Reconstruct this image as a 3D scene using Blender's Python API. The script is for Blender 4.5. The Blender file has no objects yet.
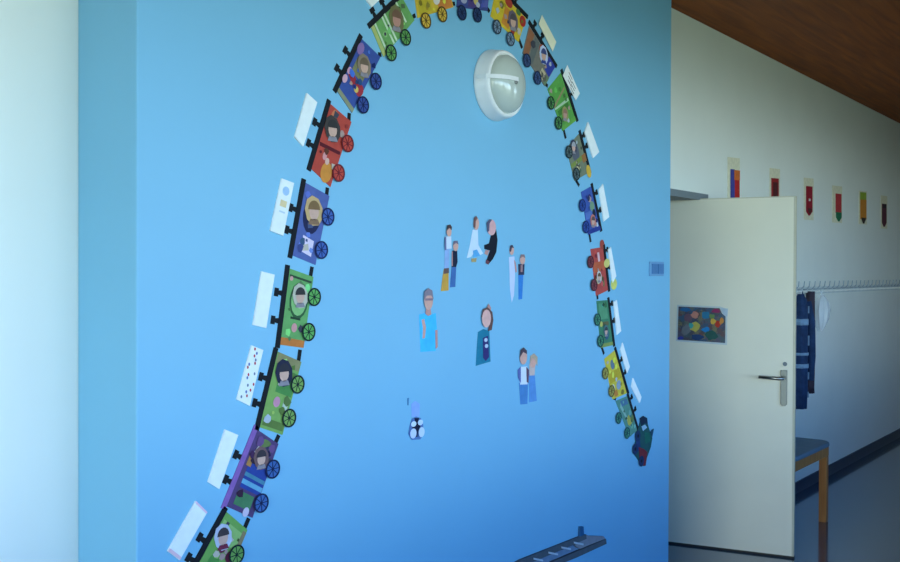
import bpy, bmesh, math, random
from mathutils import Vector, Matrix
random.seed(7)
S = bpy.context.scene
COL = S.collection
PI = math.pi

# ------------------------------------------------------------------ colour / materials
def lin(c):
    c = c / 255.0
    return c / 12.92 if c <= 0.04045 else ((c + 0.055) / 1.055) ** 2.4
MATS = {}
def mat(name, rgb, rough=0.6, var=0.05, scale=18.0, metallic=0.0, spec=0.3, bump=0.0):
    if name in MATS: return MATS[name]
    m = bpy.data.materials.new(name); m.use_nodes = True
    nt = m.node_tree; b = nt.nodes['Principled BSDF']
    b.inputs['Roughness'].default_value = rough
    b.inputs['Metallic'].default_value = metallic
    b.inputs['Specular IOR Level'].default_value = spec
    l = [lin(v) for v in rgb]
    tc = nt.nodes.new('ShaderNodeTexCoord')
    nz = nt.nodes.new('ShaderNodeTexNoise'); nz.inputs['Scale'].default_value = scale
    nz.inputs['Detail'].default_value = 3.0
    nt.links.new(tc.outputs['Object'], nz.inputs['Vector'])
    rp = nt.nodes.new('ShaderNodeValToRGB')
    rp.color_ramp.elements[0].position = 0.3; rp.color_ramp.elements[1].position = 0.7
    rp.color_ramp.elements[0].color = [max(0, v * (1 - var)) for v in l] + [1]
    rp.color_ramp.elements[1].color = [min(1, v * (1 + var)) for v in l] + [1]
    nt.links.new(nz.outputs['Fac'], rp.inputs['Fac'])
    nt.links.new(rp.outputs['Color'], b.inputs['Base Color'])
    if bump:
        bp = nt.nodes.new('ShaderNodeBump'); bp.inputs['Strength'].default_value = bump
        bp.inputs['Distance'].default_value = 0.01
        nt.links.new(nz.outputs['Fac'], bp.inputs['Height'])
        nt.links.new(bp.outputs['Normal'], b.inputs['Normal'])
    MATS[name] = m
    return m
def paper(rgb):
    return mat('paper_%d_%d_%d' % rgb, rgb, rough=0.75, var=0.03 if min(rgb) > 190 else 0.09, scale=40, spec=0.2)

def wood_mat(name, c0, c1, rough=0.5, stretch=(1, 12, 12), scale=2.0):
    m = bpy.data.materials.new(name); m.use_nodes = True
    nt = m.node_tree; b = nt.nodes['Principled BSDF']
    b.inputs['Roughness'].default_value = rough
    b.inputs['Specular IOR Level'].default_value = 0.2
    tc = nt.nodes.new('ShaderNodeTexCoord'); mp = nt.nodes.new('ShaderNodeMapping')
    mp.inputs['Scale'].default_value = stretch
    nz = nt.nodes.new('ShaderNodeTexNoise'); nz.inputs['Scale'].default_value = scale
    nz.inputs['Detail'].default_value = 5; nz.inputs['Distortion'].default_value = 0.6
    rp = nt.nodes.new('ShaderNodeValToRGB')
    rp.color_ramp.elements[0].position = 0.3; rp.color_ramp.elements[1].position = 0.72
    rp.color_ramp.elements[0].color = [lin(v) for v in c0] + [1]
    rp.color_ramp.elements[1].color = [lin(v) for v in c1] + [1]
    nt.links.new(tc.outputs['Object'], mp.inputs['Vector'])
    nt.links.new(mp.outputs['Vector'], nz.inputs['Vector'])
    nt.links.new(nz.outputs['Fac'], rp.inputs['Fac'])
    nt.links.new(rp.outputs['Color'], b.inputs['Base Color'])
    return m

WHITE = mat('white_wall_paint', (234, 236, 226), 0.7, 0.015, 3, spec=0.2, bump=0.02)
BLUE = mat('sky_blue_wall_paint', (123, 185, 216), 0.42, 0.015, 2.5, spec=0.35, bump=0.02)
CEIL = wood_mat('brown_ceiling_wood', (132, 62, 10), (176, 88, 16), 0.6, (14, 1, 14), 1.6)
FLOOR = mat('dark_blue_linoleum', (42, 78, 104), 0.13, 0.06, 5, spec=.8)
FLOOR.node_tree.nodes['Principled BSDF'].inputs['Coat Weight'].default_value = 0.7
FLOOR.node_tree.nodes['Principled BSDF'].inputs['Coat Roughness'].default_value = 0.08
BASEB = mat('dark_baseboard', (48, 66, 84), 0.5, 0.05)
DOORM = mat('cream_door_laminate', (238, 230, 206), 0.45, 0.02, 4, spec=0.3)
DOOREDGE = mat('door_edge_wood', (205, 196, 168), 0.5, 0.04)
STEEL = mat('brushed_steel', (150, 150, 148), 0.3, 0.05, 30, metallic=1.0)
FRAMEM = mat('grey_door_frame', (120, 128, 132), 0.5, 0.03)
BLACK = paper((24, 26, 30))

# ------------------------------------------------------------------ camera maths
F = 1000.0
TH = math.atan(748.0 / F)
CAMP = Vector((0, 0, 1.6))
PITCH = 9.0 / F
ROLL = math.radians(0.2)
fwd = Vector((-math.sin(TH) * math.cos(PITCH), math.cos(TH) * math.cos(PITCH), -math.sin(PITCH)))
right0 = Vector((math.cos(TH), math.sin(TH), 0))
up0 = right0.cross(fwd).normalized()
right = (right0 * math.cos(ROLL) + up0 * math.sin(ROLL)).normalized()
up = right.cross(fwd).normalized()
cam = bpy.data.cameras.new('camera'); camo = bpy.data.objects.new('camera', cam); COL.objects.link(camo)
cam.sensor_width = 36.0; cam.lens = F / 900.0 * 36.0; cam.clip_start = 0.02
R = Matrix((right, up, -fwd)).transposed()
camo.matrix_world = Matrix.Translation(CAMP) @ R.to_4x4()
S.camera = camo

WX = -2.334          # plane of the white wall
BX = -2.084          # plane of the blue wall
def ray(px, py):
    return fwd + right * ((px - 450) / F) - up * ((py - 281) / F)
def onx(px, py, x):
    r = ray(px, py); return CAMP + r * ((x - CAMP.x) / r.x)
def bw(px, py):       # photo point -> (along, height) on the blue wall
    p = onx(px, py, BX + .0035); return (p.y, p.z)
def ww(px, py):
    p = onx(px, py, WX); return (p.y, p.z)

# ------------------------------------------------------------------ object helpers
def tag(o, label=None, cat=None, group=None, kind=None):
    if label: o['label'] = label
    if cat: o['category'] = cat
    if group: o['group'] = group
    if kind: o['kind'] = kind
    return o
def thing(name, loc, label, cat, group=None):
    o = bpy.data.objects.new(name, None); COL.objects.link(o)
    o.location = loc; o.empty_display_size = 0.05
    return tag(o, label, cat, group)
def wloc(o):
    v = Vector((0, 0, 0))
    while o is not None:
        v += Vector(o.location); o = o.parent
    return v
def obj(name, bm, m, parent=None, smooth=False, origin=None, bevel=0.0):
    bmesh.ops.recalc_face_normals(bm, faces=bm.faces)
    base = wloc(parent) if parent else Vector((0, 0, 0))
    if origin is None:
        cs = [v.co for v in bm.verts]
        origin = Vector((min(c.x for c in cs) + max(c.x for c in cs), min(c.y for c in cs) + max(c.y for c in cs), 2 * min(c.z for c in cs))) / 2
    origin = Vector(origin)
    bmesh.ops.translate(bm, verts=bm.verts, vec=-origin)
    me = bpy.data.meshes.new(name); bm.to_mesh(me); bm.free()
    me.materials.append(m)
    o = bpy.data.objects.new(name, me); COL.objects.link(o)
    if parent: o.parent = parent
    o.location = origin - base
    if smooth:
        for p in me.polygons: p.use_smooth = True
    if bevel:
        md = o.modifiers.new('bevel', 'BEVEL'); md.width = bevel; md.segments = 2; md.limit_method = 'ANGLE'
    return o
def struct(name, bm, m, parent=None, **k):
    o = obj(name, bm, m, parent, **k)
    if parent is None: o['kind'] = 'structure'
    return o
def box(bm, a, b):
    vs = [bm.verts.new((x, y, z)) for x in (a[0], b[0]) for y in (a[1], b[1]) for z in (a[2], b[2])]
    for f in ((0, 1, 3, 2), (4, 6, 7, 5), (0, 4, 5, 1), (2, 3, 7, 6), (0, 2, 6, 4), (1, 5, 7, 3)):
        bm.faces.new([vs[i] for i in f])
    return bm
def bx(a, b): return box(bmesh.new(), a, b)
def prism(bm, pts3, vec):
    """extrude a planar loop of 3d points by vec"""
    a = [bm.verts.new(p) for p in pts3]; b = [bm.verts.new(Vector(p) + vec) for p in pts3]
    n = len(a)
    bm.faces.new(a); bm.faces.new(b)
    for i in range(n): bm.faces.new((a[i], a[(i + 1) % n], b[(i + 1) % n], b[i]))
    return bm
def wallprism(bm, pts, d0, d1, plane=BX):
    return prism(bm, [Vector((plane + d0, t, z)) for t, z in pts], Vector((d1 - d0, 0, 0)))
def wp(pts, d0, d1, plane=BX): return wallprism(bmesh.new(), pts, d0, d1, plane)
def ellpts(c, rt, rz, n=20, rot=0.0):
    o = []
    for i in range(n):
        a = 2 * PI * i / n; x = rt * math.cos(a); y = rz * math.sin(a)
        o.append((c[0] + x * math.cos(rot) - y * math.sin(rot), c[1] + x * math.sin(rot) + y * math.cos(rot)))
    return o
def tube(bm, pts, r, n=8, cap=True):
    pts = [Vector(p) for p in pts]; rings = []
    for i, p in enumerate(pts):
        d = (pts[min(i + 1, len(pts) - 1)] - pts[max(i - 1, 0)]).normalized()
        a = d.orthogonal().normalized() if i == 0 else (rings_a - d * rings_a.dot(d)).normalized()
        rings_a = a; b = d.cross(a)
        rr = r[i] if isinstance(r, (list, tuple)) else r
        rings.append([bm.verts.new(p + (a * math.cos(2 * PI * k / n) + b * math.sin(2 * PI * k / n)) * rr) for k in range(n)])
    for i in range(len(rings) - 1):
        for k in range(n):
            bm.faces.new((rings[i][k], rings[i][(k + 1) % n], rings[i + 1][(k + 1) % n], rings[i + 1][k]))
    if cap: bm.faces.new(rings[0]); bm.faces.new(rings[-1])
    return bm
def lathe_x(bm, c, prof, n=48):
    """profile [(depth along +x, radius)] revolved about the x axis through c"""
    rings = []
    for d, r in prof:
        if r < 1e-6: rings.append([bm.verts.new((c[0] + d, c[1], c[2]))])
        else: rings.append([bm.verts.new((c[0] + d, c[1] + r * math.cos(2 * PI * k / n), c[2] + r * math.sin(2 * PI * k / n))) for k in range(n)])
    for A, B in zip(rings, rings[1:]):
        for k in range(n):
            a0, a1 = A[k % len(A)], A[(k + 1) % len(A)]; b0, b1 = B[k % len(B)], B[(k + 1) % len(B)]
            f = []
            for v in (a0, a1, b1, b0):
                if v not in f: f.append(v)
            if len(f) > 2: bm.faces.new(f)
    return bm

# ------------------------------------------------------------------ setting
CZ = 3.06; Y0, Y1 = -3.2, 14.0; OX = 1.5
T0, T1 = 1.503, 4.598                    # ends of the projecting blue wall
struct('floor', bx((WX - 2.0, Y0 - 0.2, -0.12), (OX + 0.2, Y1 + 0.2, 0)), FLOOR)
struct('ceiling', bx((WX - 2.0, Y0 - 0.2, CZ), (OX + 0.2, Y1 + 0.2, CZ + 0.12)), CEIL)
DY0, DY1, DZ = 4.70, 5.60, 2.055       # door opening in the white wall
bm = bmesh.new()
box(bm, (WX - 0.2, Y0, 0), (WX, DY0, CZ)); box(bm, (WX - 0.2, DY1, 0), (WX, Y1, CZ))
box(bm, (WX - 0.2, DY0, DZ), (WX, DY1, CZ))
struct('wall_left', bm, WHITE)
# projecting blue wall, from the floor to the ceiling
struct('wall_blue', bx((WX, T0, 0), (BX, T1, CZ)), BLUE, bevel=0.004)
# room beyond the doorway
bm = bmesh.new()
box(bm, (WX - 2.0, 3.6, 0), (WX - 1.9, 6.6, CZ)); box(bm, (WX - 1.9, 3.6, 0), (WX - 0.2, 3.7, CZ)); box(bm, (WX - 1.9, 6.5, 0), (WX - 0.2, 6.6, CZ))
struct('wall_back', bm, WHITE)
# window wall opposite
WINS = [(-1.7, 0.6), (0.8, 3.1), (3.3, 5.6), (6.8, 7.9)]
WZ0, WZ1 = 0.85, 2.75
bm = bmesh.new()
box(bm, (OX, Y0, 0), (OX + 0.2, Y1, WZ0)); box(bm, (OX, Y0, WZ1), (OX + 0.2, Y1, CZ))
e = [Y0] + [v for w in WINS for v in w] + [Y1]
for i in range(0, len(e), 2): box(bm, (OX, e[i], WZ0), (OX + 0.2, e[i + 1], WZ1))
DIM = mat('grey_blue_wall_paint', (120, 134, 146), .7, .02)
struct('wall_right', bm, DIM)
for i, (a, b) in enumerate(WINS):
    bm = bmesh.new(); t = 0.06
    box(bm, (OX + .08, a, WZ0), (OX + .14, a + t, WZ1)); box(bm, (OX + .08, b - t, WZ0), (OX + .14, b, WZ1))
    box(bm, (OX + .08, a + t, WZ0), (OX + .14, b - t, WZ0 + t)); box(bm, (OX + .08, a + t, WZ1 - t), (OX + .14, b - t, WZ1))
    struct('window_%d' % (i + 1), bm, mat('window_frame_paint', (222, 222, 216), .5, .02))
    L = bpy.data.lights.new('window_daylight', 'AREA'); L.shape = 'RECTANGLE'
    L.size = b - a; L.size_y = WZ1 - WZ0
    L.cycles.is_portal = True
    lo = bpy.data.objects.new('window_daylight', L); COL.objects.link(lo)
    lo.location = (OX + 0.19, (a + b) / 2, (WZ0 + WZ1) / 2)
    lo.rotation_euler = Vector((-1, 0, 0)).to_track_quat('-Z', 'Z').to_euler()
NX0, NX1, NZ0 = -2.1, 1.3, 0.08
bm = bmesh.new()
box(bm, (WX - 0.2, Y0 - 0.2, 0), (NX0, Y0, CZ)); box(bm, (NX1, Y0 - 0.2, 0), (OX + 0.2, Y0, CZ))
box(bm, (NX0, Y0 - 0.2, 0), (NX1, Y0, NZ0)); box(bm, (NX0, Y0 - 0.2, WZ1), (NX1, Y0, CZ))
struct('wall_near', bm, DIM)
bm = bmesh.new(); t = .06
box(bm, (NX0, Y0 - .14, NZ0), (NX0 + t, Y0 - .08, WZ1)); box(bm, (NX1 - t, Y0 - .14, NZ0), (NX1, Y0 - .08, WZ1)); box(bm, (-.43, Y0 - .14, NZ0 + t), (-.37, Y0 - .08, WZ1 - t))
box(bm, (NX0 + t, Y0 - .14, NZ0), (NX1 - t, Y0 - .08, NZ0 + t)); box(bm, (NX0 + t, Y0 - .14, WZ1 - t), (NX1 - t, Y0 - .08, WZ1))
struct('window_5', bm, mat('window_frame_paint', (222, 222, 216), .5, .02))
L = bpy.data.lights.new('window_daylight', 'AREA'); L.shape = 'RECTANGLE'; L.size = NX1 - NX0; L.size_y = WZ1 - NZ0; L.cycles.is_portal = True
lo = bpy.data.objects.new('window_daylight', L); COL.objects.link(lo)
lo.location = ((NX0 + NX1) / 2, Y0 - .19, (NZ0 + WZ1) / 2); lo.rotation_euler = Vector((0, 1, 0)).to_track_quat('-Z', 'Z').to_euler()
struct('wall_far', bx((WX - 0.2, Y1, 0), (OX + 0.2, Y1 + 0.2, CZ)), WHITE)
struct('baseboard_left', bx((WX, DY1 + 0.07, 0), (WX + 0.014, Y1, 0.08)), BASEB)
# door frame
bm = bmesh.new()
box(bm, (WX - 0.2, DY0 - 0.05, 0), (WX + 0.012, DY0 + 0.03, DZ + 0.008)); box(bm, (WX - 0.2, DY1 - 0.03, 0), (WX + 0.012, DY1 + 0.05, DZ + 0.008))
box(bm, (WX - 0.2, DY0 + 0.03, DZ - 0.03), (WX + 0.012, DY1 - 0.03, DZ + 0.008))
struct('trim_1', bm, FRAMEM)

# door leaf: free edge near (797, *), hinged inside the reveal
fe = Vector((0, 0, 0)); r = ray(795.5, 300)
fe = CAMP + r * (5.59 / r.dot(fwd)); fe.z = 0
ddir = (right0 * -0.9 + Vector((-math.sin(TH), math.cos(TH), 0)) * 0.435).normalized()   # from free edge to hinge
DW = 0.75
hn = Vector((0, 0, 1)).cross(ddir).normalized()
if hn.dot(-fwd) < 0: hn = -hn                                # leaf face normal, towards the camera
def dpt(s, z, d=0.0):            # s metres from the free edge, z height, d out of the face
    return fe + ddir * s + hn * d + Vector((0, 0, z))
def ondoor(px, py, d=0.0):
    r = ray(px, py); k = ((fe + hn * d) - CAMP).dot(hn) / r.dot(hn); p = CAMP + r * k
    return ((p - fe).dot(ddir), p.z)
def dprism(bm, pts, d0, d1): return prism(bm, [dpt(s, z, d0) for s, z in pts], hn * (d1 - d0))
DT = 2.032
def rrect(s0, z0, s1, z1): return [(s0, z0), (s1, z0), (s1, z1), (s0, z1)]
door = struct('door_1', dprism(bmesh.new(), rrect(0.012, 0.012, DW, DT - 0.006), -0.04, 0), DOORM)
e_ = bmesh.new()
dprism(e_, rrect(0.0, 0.012, 0.012, DT), -0.04, 0.0); dprism(e_, rrect(0.012, DT - 0.006, DW, DT), -0.04, 0.0)
obj('edge_strip', e_, DOOREDGE, door)
obj('bottom_strip', dprism(bmesh.new(), rrect(0.0, 0.001, DW, 0.012), -0.035, -0.004), mat('dark_bottom_strip', (60, 56, 46), .7), door)  # dark strip filling the gap between leaf and floor
# handle
hs, hz = ondoor(784, 378)
pl = obj('handle_plate', dprism(bmesh.new(), [(hs - .018, ondoor(784, 404)[1]), (hs - .008, ondoor(784, 406)[1]), (hs + .008, ondoor(784, 406)[1]), (hs + .018, ondoor(784, 404)[1]), (hs + .018, ondoor(784, 370)[1]), (hs - .018, ondoor(784, 370)[1])], 0.0, 0.008), mat('dull_grey_metal', (112, 116, 114), .42, .05, 30, metallic=.8), door, bevel=.002)
bm = tube(bmesh.new(), [dpt(hs, hz, 0.008), dpt(hs, hz, 0.045), dpt(hs + .02, hz, .052), dpt(hs + 0.13, hz + .004, 0.05)], [.009, .009, .010, .009], 10)
obj('lever', bm, STEEL, pl, smooth=True)
ks, kz = ondoor(785, 364)
obj('keyhole', tube(bmesh.new(), [dpt(ks, kz, 0), dpt(ks, kz, 0.003)], .012, 14), FRAMEM, door)
for zz in (0.25, 1.75):
    obj('hinge', tube(bmesh.new(), [dpt(DW + .006, zz, -.02), dpt(DW + .006, zz + .1, -.02)], .008, 10), STEEL, door)

# poster on the door
def ds(px, py): return ondoor(px, py)
def multi_mat(name, cols, scale):
    m = bpy.data.materials.new(name); m.use_nodes = True
    nt = m.node_tree; b = nt.nodes['Principled BSDF']; b.inputs['Roughness'].default_value = .45
    tc = nt.nodes.new('ShaderNodeTexCoord'); vo = nt.nodes.new('ShaderNodeTexVoronoi'); vo.inputs['Scale'].default_value = scale
    nz = nt.nodes.new('ShaderNodeTexNoise'); nz.inputs['Scale'].default_value = scale * .7
    mx = nt.nodes.new('ShaderNodeVectorMath'); mx.operation = 'MULTIPLY_ADD'; mx.inputs[1].default_value = (.04, .04, .04)
    nt.links.new(nz.outputs['Color'], mx.inputs[0]); nt.links.new(tc.outputs['Object'], mx.inputs[2])
    nt.links.new(mx.outputs[0], vo.inputs['Vector'])
    rp = nt.nodes.new('ShaderNodeValToRGB'); rp.color_ramp.interpolation = 'CONSTANT'
    els = rp.color_ramp.elements
    for i, c in enumerate(cols):
        el = els[i] if i < 2 else els.new(i / len(cols))
        el.position = i / len(cols); el.color = [lin(v) for v in c] + [1]
    sp = nt.nodes.new('ShaderNodeSeparateColor'); nt.links.new(vo.outputs['Color'], sp.inputs[0])
    nt.links.new(sp.outputs[0], rp.inputs['Fac']); nt.links.new(rp.outputs['Color'], b.inputs['Base Color'])
    return m
o = ds(700, 343)
pt = thing('poster', dpt(o[0], o[1], 0.0), 'creased multicoloured collage poster taped to the open cream door', 'poster')
obj('paper_sheet', dprism(bmesh.new(), [ds(677.2, 304.8), ds(720, 306.5), ds(727.2, 309), ds(727, 345), ds(676, 341.2)], 0.0003, 0.0015), paper((205, 212, 208)), pt)
pr = obj('printed_picture', dprism(bmesh.new(), [ds(678.6, 306.4), ds(719.6, 308.2), ds(722, 313.5), ds(725.6, 316.5), ds(725.2, 343), ds(677.6, 339.7)], 0.0016, 0.0024),
    multi_mat('collage_print', [(66, 76, 80), (84, 80, 98), (70, 90, 96), (60, 66, 88), (96, 100, 90), (58, 84, 110), (78, 70, 78), (120, 112, 80), (96, 70, 70)], 40), pt)
def blob(px, py, rx, ry, rgb, name):
    c = ds(px, py); a = ds(px + rx, py); b = ds(px, py + ry)
    rs = abs(a[0] - c[0]); rz = abs(b[1] - c[1])
    pts = [(c[0] + rs * (1 + .25 * random.uniform(-1, 1)) * math.cos(2 * PI * k / 11), c[1] + rz * (1 + .25 * random.uniform(-1, 1)) * math.sin(2 * PI * k / 11)) for k in range(11)]
    q = len(pr.children)
    obj(name, dprism(bmesh.new(), pts, 0.0025, 0.0029 + .00015 * q), paper(rgb), pr)
for b_ in [(686, 309.5, 6, 2, (50, 104, 150), 'blue_patch'), (695, 315, 4, 3.5, (196, 132, 112), 'pink_patch'), (706, 315, 4.5, 4, (52, 122, 156), 'blue_patch'),
           (695, 327, 6, 4.5, (190, 176, 84), 'yellow_patch'), (691, 326, 2.5, 3, (70, 160, 150), 'teal_patch'), (706, 330, 4, 3, (40, 130, 190), 'blue_patch'),
           (713, 321.5, 3, 3.4, (216, 170, 70), 'orange_patch'), (718, 324, 2.8, 3, (190, 60, 44), 'red_patch'), (721.5, 321, 2, 3.5, (214, 140, 70), 'orange_patch'),
           (716, 311, 4, 2.2, (150, 54, 96), 'magenta_patch'), (712, 316.5, 2.8, 2.5, (110, 140, 80), 'green_patch'), (688, 318, 4.5, 3.6, (110, 84, 96), 'mauve_patch'),
           (680.5, 338, 2.8, 1.8, (60, 66, 150), 'violet_patch'), (712, 335, 6, 5, (50, 92, 84), 'green_patch'), (698, 337, 6, 3, (46, 70, 110), 'navy_patch'), (686, 330, 5, 5, (112, 116, 120), 'grey_patch')]:
    blob(*b_)
obj('tape_corner', dprism(bmesh.new(), [ds(720.5, 308), ds(728, 308.6), ds(727.5, 316.5), ds(724, 315)], 0.0032, 0.0042), paper((190, 204, 214)), pt)

# ------------------------------------------------------------------ round wall lamp
lc = bw(495, 85.5)
lamp = thing('wall_lamp', (BX, lc[0], lc[1] - .13), 'round white bulkhead lamp high on the blue wall under the arch', 'lamp')
LC = (BX, lc[0], lc[1])
PLASTIC = mat('white_lamp_plastic', (238, 236, 234), .3, .02, spec=.5)
GL = mat('frosted_lamp_glass', (196, 202, 192), .14, .02, spec=.6)
obj('base_ring', lathe_x(bmesh.new(), LC, [(0, 0), (0, .131), (.006, .131), (.01, .129), (.046, .1235), (.055, .120), (.058, .117), (.058, .110), (.05, .107), (.05, 0)]), PLASTIC, lamp, smooth=True)
obj('glass_diffuser', lathe_x(bmesh.new(), LC, [(.0505, .1065), (.062, .105), (.073, .098), (.086, .082), (.096, .060), (.101, .034), (.103, 0)]), GL, lamp, smooth=True)
bm = bmesh.new()
cp = [(-.1305, .022), (-.127, .048), (-.117, .062), (-.103, .0745), (-.083, .089), (-.058, .100), (-.03, .1055), (-.004, .1075)]
for (a0, d0), (a1, d1) in zip(cp, cp[1:]):
    for v in (0,):
        pts = [Vector((LC[0] + d0 - .006, LC[1] + a0, LC[2] + .003)), Vector((LC[0] + d1 - .006, LC[1] + a1, LC[2] + .003)), Vector((LC[0] + d1 + .002, LC[1] + a1, LC[2] + .003)), Vector((LC[0] + d0 + .002, LC[1] + a0, LC[2] + .003))]
        prism(bm, pts, Vector((0, 0, .015)))
obj('cross_bar', bm, PLASTIC, lamp)  # raised white bar from the left rim to the middle of the dome
obj('bar_end_disc', lathe_x(bmesh.new(), (BX + .1025, LC[1] - .012, LC[2] + .0), [(0, .008), (.004, .008), (.005, .006), (.005, 0)], 14), STEEL, lamp)

# double switch plate
a, b = bw(649.5, 261.5), bw(663, 276)
sw = thing('wall_switch', (BX, (a[0] + b[0]) / 2, b[1]), 'small grey-blue double switch plate near the right end of the blue wall', 'switch')
obj('plate', wp([(a[0], b[1]), (b[0], b[1]), (b[0], a[1]), (a[0], a[1])], 0, .009), mat('grey_blue_switch', (112, 158, 196), .4, .03), sw, bevel=.002)
w_ = b[0] - a[0]; h_ = a[1] - b[1]
for k in range(2):
    x0 = a[0] + w_ * (.08 + .44 * k)
    obj('rocker', wp([(x0, b[1] + .16 * h_), (x0 + w_ * .4, b[1] + .16 * h_), (x0 + w_ * .4, a[1] - .16 * h_), (x0, a[1] - .16 * h_)], .0092, .014), mat('dark_blue_rocker', (76, 124, 172), .35, .03), sw)

# ------------------------------------------------------------------ paper train
SKIN = (226, 172, 150)
def lerp2(p, q, k): return (p[0] + (q[0] - p[0]) * k, p[1] + (q[1] - p[1]) * k)
WHEEL_R = 0.027
def mute(c, k=.2):
    g = .3 * c[0] + .59 * c[1] + .11 * c[2]
    return tuple(int(round((v + (g - v) * k) * .97)) for v in c)
def cpaper(c): return paper(mute(c))
def carriage(spec, nxt):
    q = [bw(*p) for p in spec['q']]                # outer start, outer end, inner end, inner start
    os_, oe, ie, is_ = q
    def ab(a, b): return lerp2(lerp2(os_, oe, a), lerp2(is_, ie, a), b)
    def rect(a0, b0, a1, b1): return [ab(a0, b0), ab(a1, b0), ab(a1, b1), ab(a0, b1)]
    c = ab(.5, .5)
    t = thing('train_carriage', (BX, c[0], min(p[1] for p in q)), spec['label'], 'train carriage', 'paper train carriages along the arch')
    obj('body_panel', wp(rect(0, .05, 1, 1), -.0006, .0016), cpaper(spec['col']), t)
    al = Vector((oe[0] - os_[0], oe[1] - os_[1])); ln = al.length; al /= ln
    mid_in = ab(.5, 1); mid_out = ab(.5, 0)
    on = Vector((mid_out[0] - mid_in[0], mid_out[1] - mid_in[1])); on = (on - al * on.dot(al)).normalized()
    def off(p, k, m=0.0): return (p[0] + on.x * k + al.x * m, p[1] + on.y * k + al.y * m)
    if spec.get('bar', 1):
        bc = cpaper(spec.get('barcol', (22, 26, 34)))
        obj('roof_bar', wp([off(os_, .013, -.01), off(oe, .013, .008), off(oe, -.004, .008), off(os_, -.004, -.01)], -.0006, .0026), bc, t)
        for pa in spec.get('posts', (.35, .72)):
            p = lerp2(os_, oe, pa)
            obj('post', wp([off(p, .013, -.008), off(p, .013, .008), off(p, .026, .006), off(p, .026, .012), off(p, .042, .012), off(p, .042, -.012), off(p, .026, -.012), off(p, .026, -.006)], .0002, .0012), BLACK, t)
    if nxt is not None:
        n_is = bw(*nxt['q'][3]); g = lerp2(ie, n_is, .86)
        ia = ab(1, .8)
        d = Vector((n_is[0] - ie[0], n_is[1] - ie[1])); L = d.length
        if L > 1e-4:
            d /= L; L = min(max(.8 * L, .015), .038); pp = Vector((-d.y, d.x)) * .007
            c0 = Vector(off(ie, .012)); c1 = c0 + d * L
            obj('coupling', wp([tuple(c0 + pp), tuple(c1 + pp), tuple(c1 - pp), tuple(c0 - pp)], .0002, .0014), BLACK, t)
    lev = .0018
    for dname, rgb, shape in spec.get('decor', []):
        if shape[0] == 'r': pts = rect(*shape[1:])
        elif shape[0] == 'e':
            cc = ab(shape[1], shape[2]); pts = ellpts(cc, shape[3] * ln, shape[4] * ln, 16, math.atan2(al.y, al.x))
        else: pts = [ab(*p) for p in shape[1]]
        obj(dname, wp(pts, lev, lev + .00018), cpaper(rgb), t); lev += .00022
    rnd = random.Random(spec['label'])
    base = spec['col']
    for k in range(9):                              # pasted scraps of paper
        ca, cb = rnd.uniform(.08, .92), rnd.uniform(.16, .9)
        kk = rnd.choice((.6, .72, 1.22, 1.35, .8))
        rgb = tuple(max(16, min(240, int(v * kk + rnd.uniform(-14, 14)))) for v in base) if rnd.random() < .7 else rnd.choice(((206, 190, 170), (70, 70, 84), (190, 150, 140), (186, 196, 206)))
        cc = ab(ca, cb); n_ = rnd.randint(4, 7); r0 = rnd.uniform(.03, .075) * ln; p0 = rnd.random() * 6
        pts = [(cc[0] + r0 * rnd.uniform(.6, 1.2) * math.cos(p0 + 2 * PI * j / n_), cc[1] + r0 * rnd.uniform(.6, 1.2) * math.sin(p0 + 2 * PI * j / n_)) for j in range(n_)]
        obj('paper_scrap', wp(pts, lev, lev + .00012), cpaper(rgb), t); lev += .00014
    if 'photo' in spec:
        px, rs, frame, hair = spec['photo']
        c = bw(*px)
        pts = [(x, y) for x, y in ellpts(c, rs * .92, rs * 1.15, 9, .3)]
        ph = obj('photo', wp(pts, lev, lev + .0003), paper(frame), t)
        face = ellpts((c[0], c[1] - rs * .08), rs * .5, rs * .6, 14)
        obj('face', wp(face, lev + .0004, lev + .0006), cpaper(spec.get('face', SKIN)), ph)
        hp = [(c[0] + rs * .62 * math.cos(a_), c[1] + rs * .1 + rs * .68 * math.sin(a_)) for a_ in [k * PI / 8 for k in range(9)]]
        obj('hair', wp(hp, lev + .0007, lev + .0009), paper(tuple(int(v * .7 + 34) for v in hair)), ph)
        sh = [(c[0] - rs * .6, c[1] - rs * 1.0), (c[0] + rs * .6, c[1] - rs * 1.0), (c[0] + rs * .4, c[1] - rs * .6), (c[0] - rs * .4, c[1] - rs * .6)]
        obj('shirt', wp(sh, lev + .0004, lev + .0006), cpaper(spec.get('shirt', (150, 140, 150))), ph)
        lev += .001
    lev = max(lev, .004)
    for w in spec['w']:
        c = bw(*w)
        wh = obj('wheel', wp(ellpts(c, WHEEL_R * .96, WHEEL_R * .96, 24), lev, lev + .001), cpaper(spec.get('wcol', spec['col'])), t)
        b_ = bmesh.new()
        out = ellpts(c, WHEEL_R, WHEEL_R, 28); inn = ellpts(c, WHEEL_R * .83, WHEEL_R * .83, 28)
        for k in range(28):
            wallprism(b_, [out[k], out[(k + 1) % 28], inn[(k + 1) % 28], inn[k]], lev + .0012, lev + .0024)
        ph0 = random.random()
        for k in range(4):
            a_ = ph0 + k * PI / 4; u = Vector((math.cos(a_), math.sin(a_))); n_ = Vector((-u.y, u.x)) * .0011
            p0 = Vector(c) - u * WHEEL_R * .8; p1 = Vector(c) + u * WHEEL_R * .8
            wallprism(b_, [tuple(p0 + n_), tuple(p1 + n_), tuple(p1 - n_), tuple(p0 - n_)], lev + .0012, lev + .002)
        wallprism(b_, ellpts(c, .004, .004, 10), lev + .0012, lev + .0026)
        obj('rim_and_spokes', b_, cpaper(spec.get('rim', (24, 40, 44))), wh)
    return t

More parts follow.
